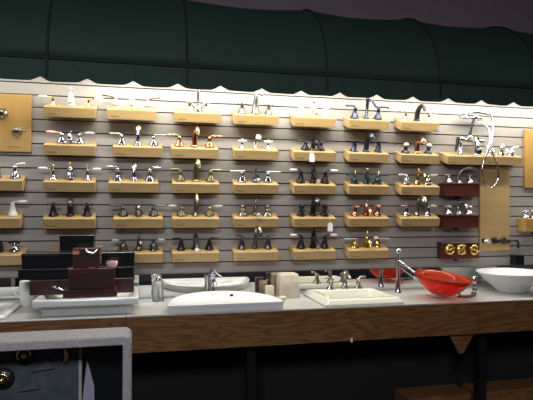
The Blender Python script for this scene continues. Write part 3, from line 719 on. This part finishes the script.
for s in (-1, 1): add_handle(f2, s*.10, s, dict(m='nickel', hk='lever', base='flare', hh=.07, ll=.045))
# tall vessel faucet
tf = empty('vessel_faucet', (1.765, -.14, TOP)); tag(tf, 'tall slim chrome vessel faucet with a bright round top left of the red glass bowl', 'faucet')
mb = MB().lathe([(.024, 0), (.023, .008), (.017, .02), (.014, .10), (.012, .27), (.014, .28)]); mb.ball((0, 0, .29), .024, (1, 1, .85))
mb.build('column', M['chrome'], tf)
for dz in (0, -.035):
    MB().tube([(.0, -.01, .222+dz), (.035, -.06, .185+dz), (.070, -.105, .148+dz)], [.0075, .0075, .008], 8).build('spout', M['chrome'], tf)
# red glass bowl
rb_ = empty('glass_bowl_sink', (at(441.5, 285, .42).x, -.405, TOP+.008), (math.radians(7), math.radians(5), 0)); tag(rb_, 'translucent red glass bowl sink on the counter', 'sink')
outer = [(.05, .0), (.072, .004), (.108, .026), (.142, .058), (.168, .092), (.184, .124)]
inner = [(.178, .124), (.161, .094), (.135, .063), (.102, .033), (.06, .014), (.012, .012)]
MB().lathe([(r_, z+.017) for r_, z in outer+inner], seg=48).build('bowl', M['redglass'], rb_)
MB().lathe([(.04, 0.004), (.045, .006), (.045, .016), (.03, .0175)], seg=24).build('ring', M['chrome'], rb_)
MB().lathe([(.02, .0285), (.018, .032)], seg=20).build('drain', M['chrome'], rb_)
# small chrome faucet between the bowls, laid loosely on the counter
p = at(456, 297, .33)
cf = empty('bridge_faucet', (2.16, -.42, TOP)); tag(cf, 'chrome faucet with curled arm lying on the counter between the red and white bowls', 'faucet')
mb = MB(); ctube(mb, [(-.10, .0, .010), (-.05, -.02, .010), (.01, 0, .018), (.04, .03, .045), (.05, .05, .085)], [.009, .010, .011, .010, .008], 10)
mb.ball((.012, 0, .022), .018); mb.ball((.04, .03, .048), .016)
mb.build('spout', M['pewter'], cf)
MB().lathe([(.012, .08), (.016, .095), (.020, .115), (.010, .128), (.004, .130)], c=(.05, .05, 0)).build('handle', M['chrome'], cf)
MB().lathe([(.018, 0), (.018, .006), (.008, .012), (.008, .03)], c=(-.095, 0, 0)).build('handle', M['chrome'], cf)
# white vessel bowl
wbw = empty('bowl_sink', (2.572, -.275, TOP)); tag(wbw, 'round white porcelain bowl sink at the right end of the counter', 'sink')
outer = [(.085, 0), (.095, .003), (.10, .010), (.135, .045), (.19, .090), (.228, .130), (.238, .141)]
inner = [(.234, .145), (.225, .142), (.205, .122), (.165, .086), (.11, .055), (.05, .035), (.012, .032)]
MB().lathe(outer+inner, seg=56).build('bowl', M['white'], wbw)
MB().ball((-.132, .136, .112), .0150, (1, 1, .8)).build('overflow_hole', M['drain'], wbw)
MB().lathe([(.02, .033), (.018, .037)], seg=20).build('drain', M['chrome'], wbw)
p = at(528, 292, .38)
rf = empty('spare_faucet', (p.x+.06, -.47, TOP)); tag(rf, 'chrome faucet lying flat on the counter at the right edge, before the white bowl', 'faucet')
mb = MB(); ctube(mb, [(-.12, -.01, .009), (-.06, 0, .009), (0, .01, .020), (.05, .01, .022)], [.007, .008, .013, .014], 10); mb.ball((.05, .01, .024), .020)
mb.build('spout', M['chrome'], rf)
MB().lathe([(.014, .03), (.012, .055), (.018, .07), (.006, .08)], c=(.04, .01, 0)).build('handle', M['chrome'], rf)
MB().tube([(-.005, .01, .02), (-.01, .015, .06), (.01, .02, .095)], [.008, .007, .009], 8).build('lever', M['pewter'], rf)
# dark holder on the wall at right
p = at(518.5, 259.5, .05)
dh = empty('paper_holder', (p.x, -.0045, 1.02)); tag(dh, 'small dark box standing at the wall behind the white bowl sink', 'box')
MB().box(-.042, .042, -.06, 0, 0, .070, .004).build('body', M['blackbox'], dh)
MB().box(-.044, .044, -.062, 0, .070, .077, .003).build('lid', M['black'], dh)
# left drop-in sink
ls = empty('drop_in_sink', (-.95, -.33, TOP)); tag(ls, 'white drop-in sink cut off by the left edge of the photo', 'sink')
MB().loft([rc(.265, .225, 0, .05), rc(.270, .230, .004, .05), rc(.268, .228, .016, .05), rc(.258, .218, .022, .045), rc(.235, .195, .022, .04), rc(.228, .188, .017, .04),
           rc(.205, .15, .012, .05), rc(.08, .07, .006, .05), rc(.02, .02, .005, .019)]).build('basin', M['white'], ls)
MB().lathe([(.02, .005), (.018, .009)]).build('drain', M['chrome'], ls)

# ------------------------------------------------------------------ box basin and the pile on it
bx = empty('box_basin', (-.275, -.325, TOP)); tag(bx, 'white rectangular ledge basin under the pile of dark boxes', 'sink')
def rr(a, b, z, r=.008): return rrp(a, b, r, z)
MB().loft([rr(.225, .165, 0), rr(.235, .175, .004), rr(.237, .178, .052), rr(.262, .205, .054), rr(.273, .212, .057), rr(.275, .214, .060), rr(.275, .214, .091), rr(.272, .211, .094),
           rr(.250, .188, .094, .02), rr(.243, .181, .088, .02), rr(.21, .155, .030, .04), rr(.10, .08, .024, .05), rr(.02, .02, .022, .019)]).build('basin', M['white'], bx)
MB().lathe([(.02, .0225), (.018, .028)]).build('drain', M['chrome'], bx)
RIM = TOP+.0945
def pile_box(pxl, pxr, d0, d1, z0, z1, label, mat='blackbox', lid=True, name='faucet_box', py=270):
    xl = at(pxl, py, d1).x; xr = at(pxr, py, d1).x
    r = empty(name, ((xl+xr)/2, -(d0+d1)/2, z0)); tag(r, label, 'box')
    h = (xr-xl)/2; dd = (d1-d0)/2; H = z1-z0-.0008
    if lid:
        MB().box(-h+.002, h-.002, -dd+.002, dd-.002, 0, H*.7, .002).build('body', M[mat], r)
        MB().box(-h, h, -dd, dd, H*.7, H, .003).build('lid', M[mat], r)
    else:
        MB().box(-h, h, -dd, dd, 0, H, .003).build('body', M[mat], r)
    return r, h, dd, H
A = pile_box(29.5, 134, .20, .36, RIM, RIM+.085, 'long red-brown box, bottom of the pile, lying across the white ledge basin', 'walnut', False)
B = pile_box(63, 117, .365, .50, RIM, RIM+.045, 'flat dark red-brown box in front at the bottom of the pile', 'walnut', False)
C = pile_box(68, 115, .37, .49, RIM+.0455, RIM+.160, 'red-brown box in the middle front of the pile with orange labels', 'walnut')
Dd = pile_box(72, 99.5, .37, .47, RIM+.1605, RIM+.268, 'small dark red-brown box on top of the front stack of the pile', 'walnut')
Ebx = pile_box(17.5, 68, .17, .355, RIM+.0855, RIM+.148, 'black box overhanging left, directly on the long red-brown box', 'blackbox')
Fb = pile_box(21, 90, .17, .345, RIM+.1485, RIM+.235, 'larger black box on the left stack of the pile', 'blackbox')
G1 = pile_box(99, 134, .20, .35, RIM+.0855, RIM+.150, 'lower black box on the right stack of the pile', 'blackbox')
G2 = pile_box(101, 134.5, .19, .35, RIM+.1505, RIM+.235, 'upper black box on the right stack of the pile', 'blackbox')
Hb = pile_box(59, 94, .18, .32, RIM+.2355, RIM+.335, 'black case topmost on the pile, with a chrome line along its base', 'blackbox')
r, h, dd, H = Hb
MB().box(-h+.002, h-.002, -dd-.0015, -dd+.004, .004, .010).build('chrome_strip', M['chrome'], r)
r, h, dd, H = Fb
MB().box(-h+.012, h-.16, -dd-.0012, -dd+.002, H-.012, H-.007).build('edge_strip', M['chrome'], r)
def lab(box, x0, x1, z0, z1, mat, top=False):
    r, h, dd, H = box
    if top: MB().box(x0, x1, -dd+.004, -dd+.040, H, H+.0008).build('sticker', M[mat], r)
    else: MB().box(x0, x1, -dd-.0008, -dd+.0005, z0, z1).build('sticker', M[mat], r)
lab(C, -.128, -.098, 0, 0, 'orange', True); lab(C, -.02, .015, 0, 0, 'orange', True); lab(Dd, -.07, -.035, .075, .095, 'orange')
o = empty('escutcheon_plate', (Dd[0].location.x+.03, -.475, RIM+.268-.012)); tag(o, 'shiny chrome crescent plate leaning on the small top box of the pile', 'plate')
MB().tube([(.030*math.cos(PI+a*PI/12), -.004, .026*math.sin(PI+a*PI/12)+.012) for a in range(13)], [.002+.007*math.sin(PI*a/12) for a in range(13)], 8).build('plate', M['chrome'], o)
o = empty('soap_dish', (C[0].location.x+.105, -.43, RIM+.1605)); tag(o, 'pale pink rounded dish at the right end of the front box stack', 'dish')
MB().loft([sup(.024, .018, 2.4, z=0), sup(.030, .022, 2.4, z=.012), sup(.032, .024, 2.4, z=.026), sup(.026, .02, 2.4, z=.033), sup(.01, .01, 2, z=.034)]).build('body', M['pink'], o)
MB().tube([(-.03, -.012, .030), (-.01, -.02, .036), (.02, -.016, .034)], .003, 6).build('rim', M['chrome'], o)
o = empty('spout_tube', (-.42, -.30, RIM+.002)); 
tag(o, 'bent chrome tube poking out in front of the long red-brown box', 'tube')
o.location = (-.40, -.385, RIM+.003)
mb = MB(); ctube(mb, [(-.07, .0, .05), (-.03, -.01, .035), (.02, -.01, .016), (.06, -.01, .006)], .006, 8)
mb.build('tube', M['chrome'], o); MB().lathe([(.012, 0), (.012, .008)], c=(.06, -.01, 0)).build('flange', M['chrome'], o)
cu = empty('ceramic_cup', (-.650, -.14, TOP)); tag(cu, 'pale grey ceramic cup under the overhanging black boxes at left', 'cup')
MB().lathe([(.030, 0), (.034, .004), (.040, .05), (.043, .14), (.041, .150), (.037, .148), (.034, .02), (.003, .018)], seg=24).build('cup', M['offwhite'], cu)
MB().tube([(-.040, 0, .11), (-.062, 0, .10), (-.066, 0, .07), (-.036, 0, .05)], .006, 8).build('handle', M['offwhite'], cu)

# ------------------------------------------------------------------ foreground display stand
FD = 1.50
fs = empty('display_stand', (-.48, -FD+.08, 0)); tag(fs, 'grey round-cornered framed display stand at lower left in front of the counter', 'display stand')
zt = at(60, 340, FD).z; xr = at(131.5, 345, FD).x; xl = -1.05
def rrect(x0, x1, z0, z1, r, y, n=8):
    pts = []
    for cx_, cz_, a0 in ((x1-r, z1-r, 0), (x0+r, z1-r, PI/2)):
        for k in range(n+1): pts.append((cx_+r*math.cos(a0+PI/2*k/n), y, cz_+r*math.sin(a0+PI/2*k/n)))
    pts += [(x0, y, z0), (x1, y, z0)]
    return pts
DX, DY = .48, FD-.08
def sh(l): return [(p[0]+DX, p[1]+DY, p[2]) for p in l]
yf, yb = -FD, -FD+.17
ft = .032
mb = MB()
ro = lambda y, i=0: sh(rrect(xl+i, xr-i, 0, zt-i, .03, y)); ri = lambda y: sh(rrect(xl+ft, xr-ft, 0.0, zt-ft, .006, y))
mb.loft([ri(yf+.003), sh(rrect(xl+ft-.003, xr-ft+.003, 0, zt-ft+.003, .008, yf)), ro(yf, .004), ro(yf+.005), ro(yb), ri(yb), ri(yf+.003)], False, False, smooth=False)
mb.build('frame', M['grey'], fs)
MB().box(xl+ft+DX, xr-ft+DX, yb-.012+DY, yb+DY-.001, 0.0, zt-ft).build('back_panel', M['blackbox'], fs)
px78 = at(78.5, 370, FD-.12).x
MB().box(xl+ft+DX+.001, px78+DX, yb-.045+DY, yb-.013+DY, 0.0, zt-ft-.002, .002).build('slate_panel', M['slate'], fs)
MB().box(px78+DX, px78+.012+DX, yb-.05+DY, yb-.013+DY, 0.0, zt-ft-.002, .002).build('divider', M['grey'], fs)
# pale lavender wedge and its black drapery
tw = [(px78+.014, yb-.03, .0), (px78+.014, yb-.03, .70), (px78+.030, yb-.03, zt-.115), (px78+.058, yb-.03, .74), (px78+.07, yb-.03, .0)]
MB().loft([sh(tw), sh([(p[0], yb-.02, p[2]) for p in tw])], smooth=False).build('wedge', M['lilac'], fs)
# things mounted on the slate panel (seen dimly)
def on_slate(px, py): 
    q = at(px, py, FD-.12); return (q.x, yb-.0455, q.z)
for px, py, rr_, lab_ in ((25, 354, .030, 'round bronze and gold shower valve, upper left inside the grey stand'), (3, 379, .028, 'bronze and gold valve at the photo edge inside the grey stand')):
    q = on_slate(px, py); o = empty('shower_valve', q); tag(o, lab_, 'valve')
    MB().lathe([(rr_*1.5, 0), (rr_*1.4, .006), (rr_*.9, .012), (rr_*.5, .02)], axis='y', seg=24).build('escutcheon', M['bronze'], o)
    MB().tube([(rr_*math.cos(a*PI/10)*.8, -.024, rr_*math.sin(a*PI/10)*.8) for a in range(13)], .005, 8).ball((0, -.026, 0), .012).build('handle', M['brass'], o)
q = on_slate(65, 354); o = empty('grab_handle', q); tag(o, 'curved gold handle near the divider inside the grey stand', 'handle')
ctube(MB(), [(-.006, 0, .03), (.004, -.018, .022), (.008, -.022, 0), (.003, -.016, -.022), (-.008, 0, -.03)], [.006, .008, .009, .008, .005]).build('handle', M['brass'], o)
for px, py, lab_ in ((45, 366, 'grey pointed bracket plate upper on the slate panel of the stand'), (31, 386, 'grey pointed bracket plate lower on the slate panel of the stand')):
    q = on_slate(px, py); tr = [(-.05, 0, -.02), (.035, 0, -.012), (.01, 0, .025)]
    tag(MB().loft([tr, [(p[0]*.9, -.008, p[2]*.9) for p in tr]], smooth=False).build('bracket_plate', M['plategrey'], loc=q), lab_, 'plate')
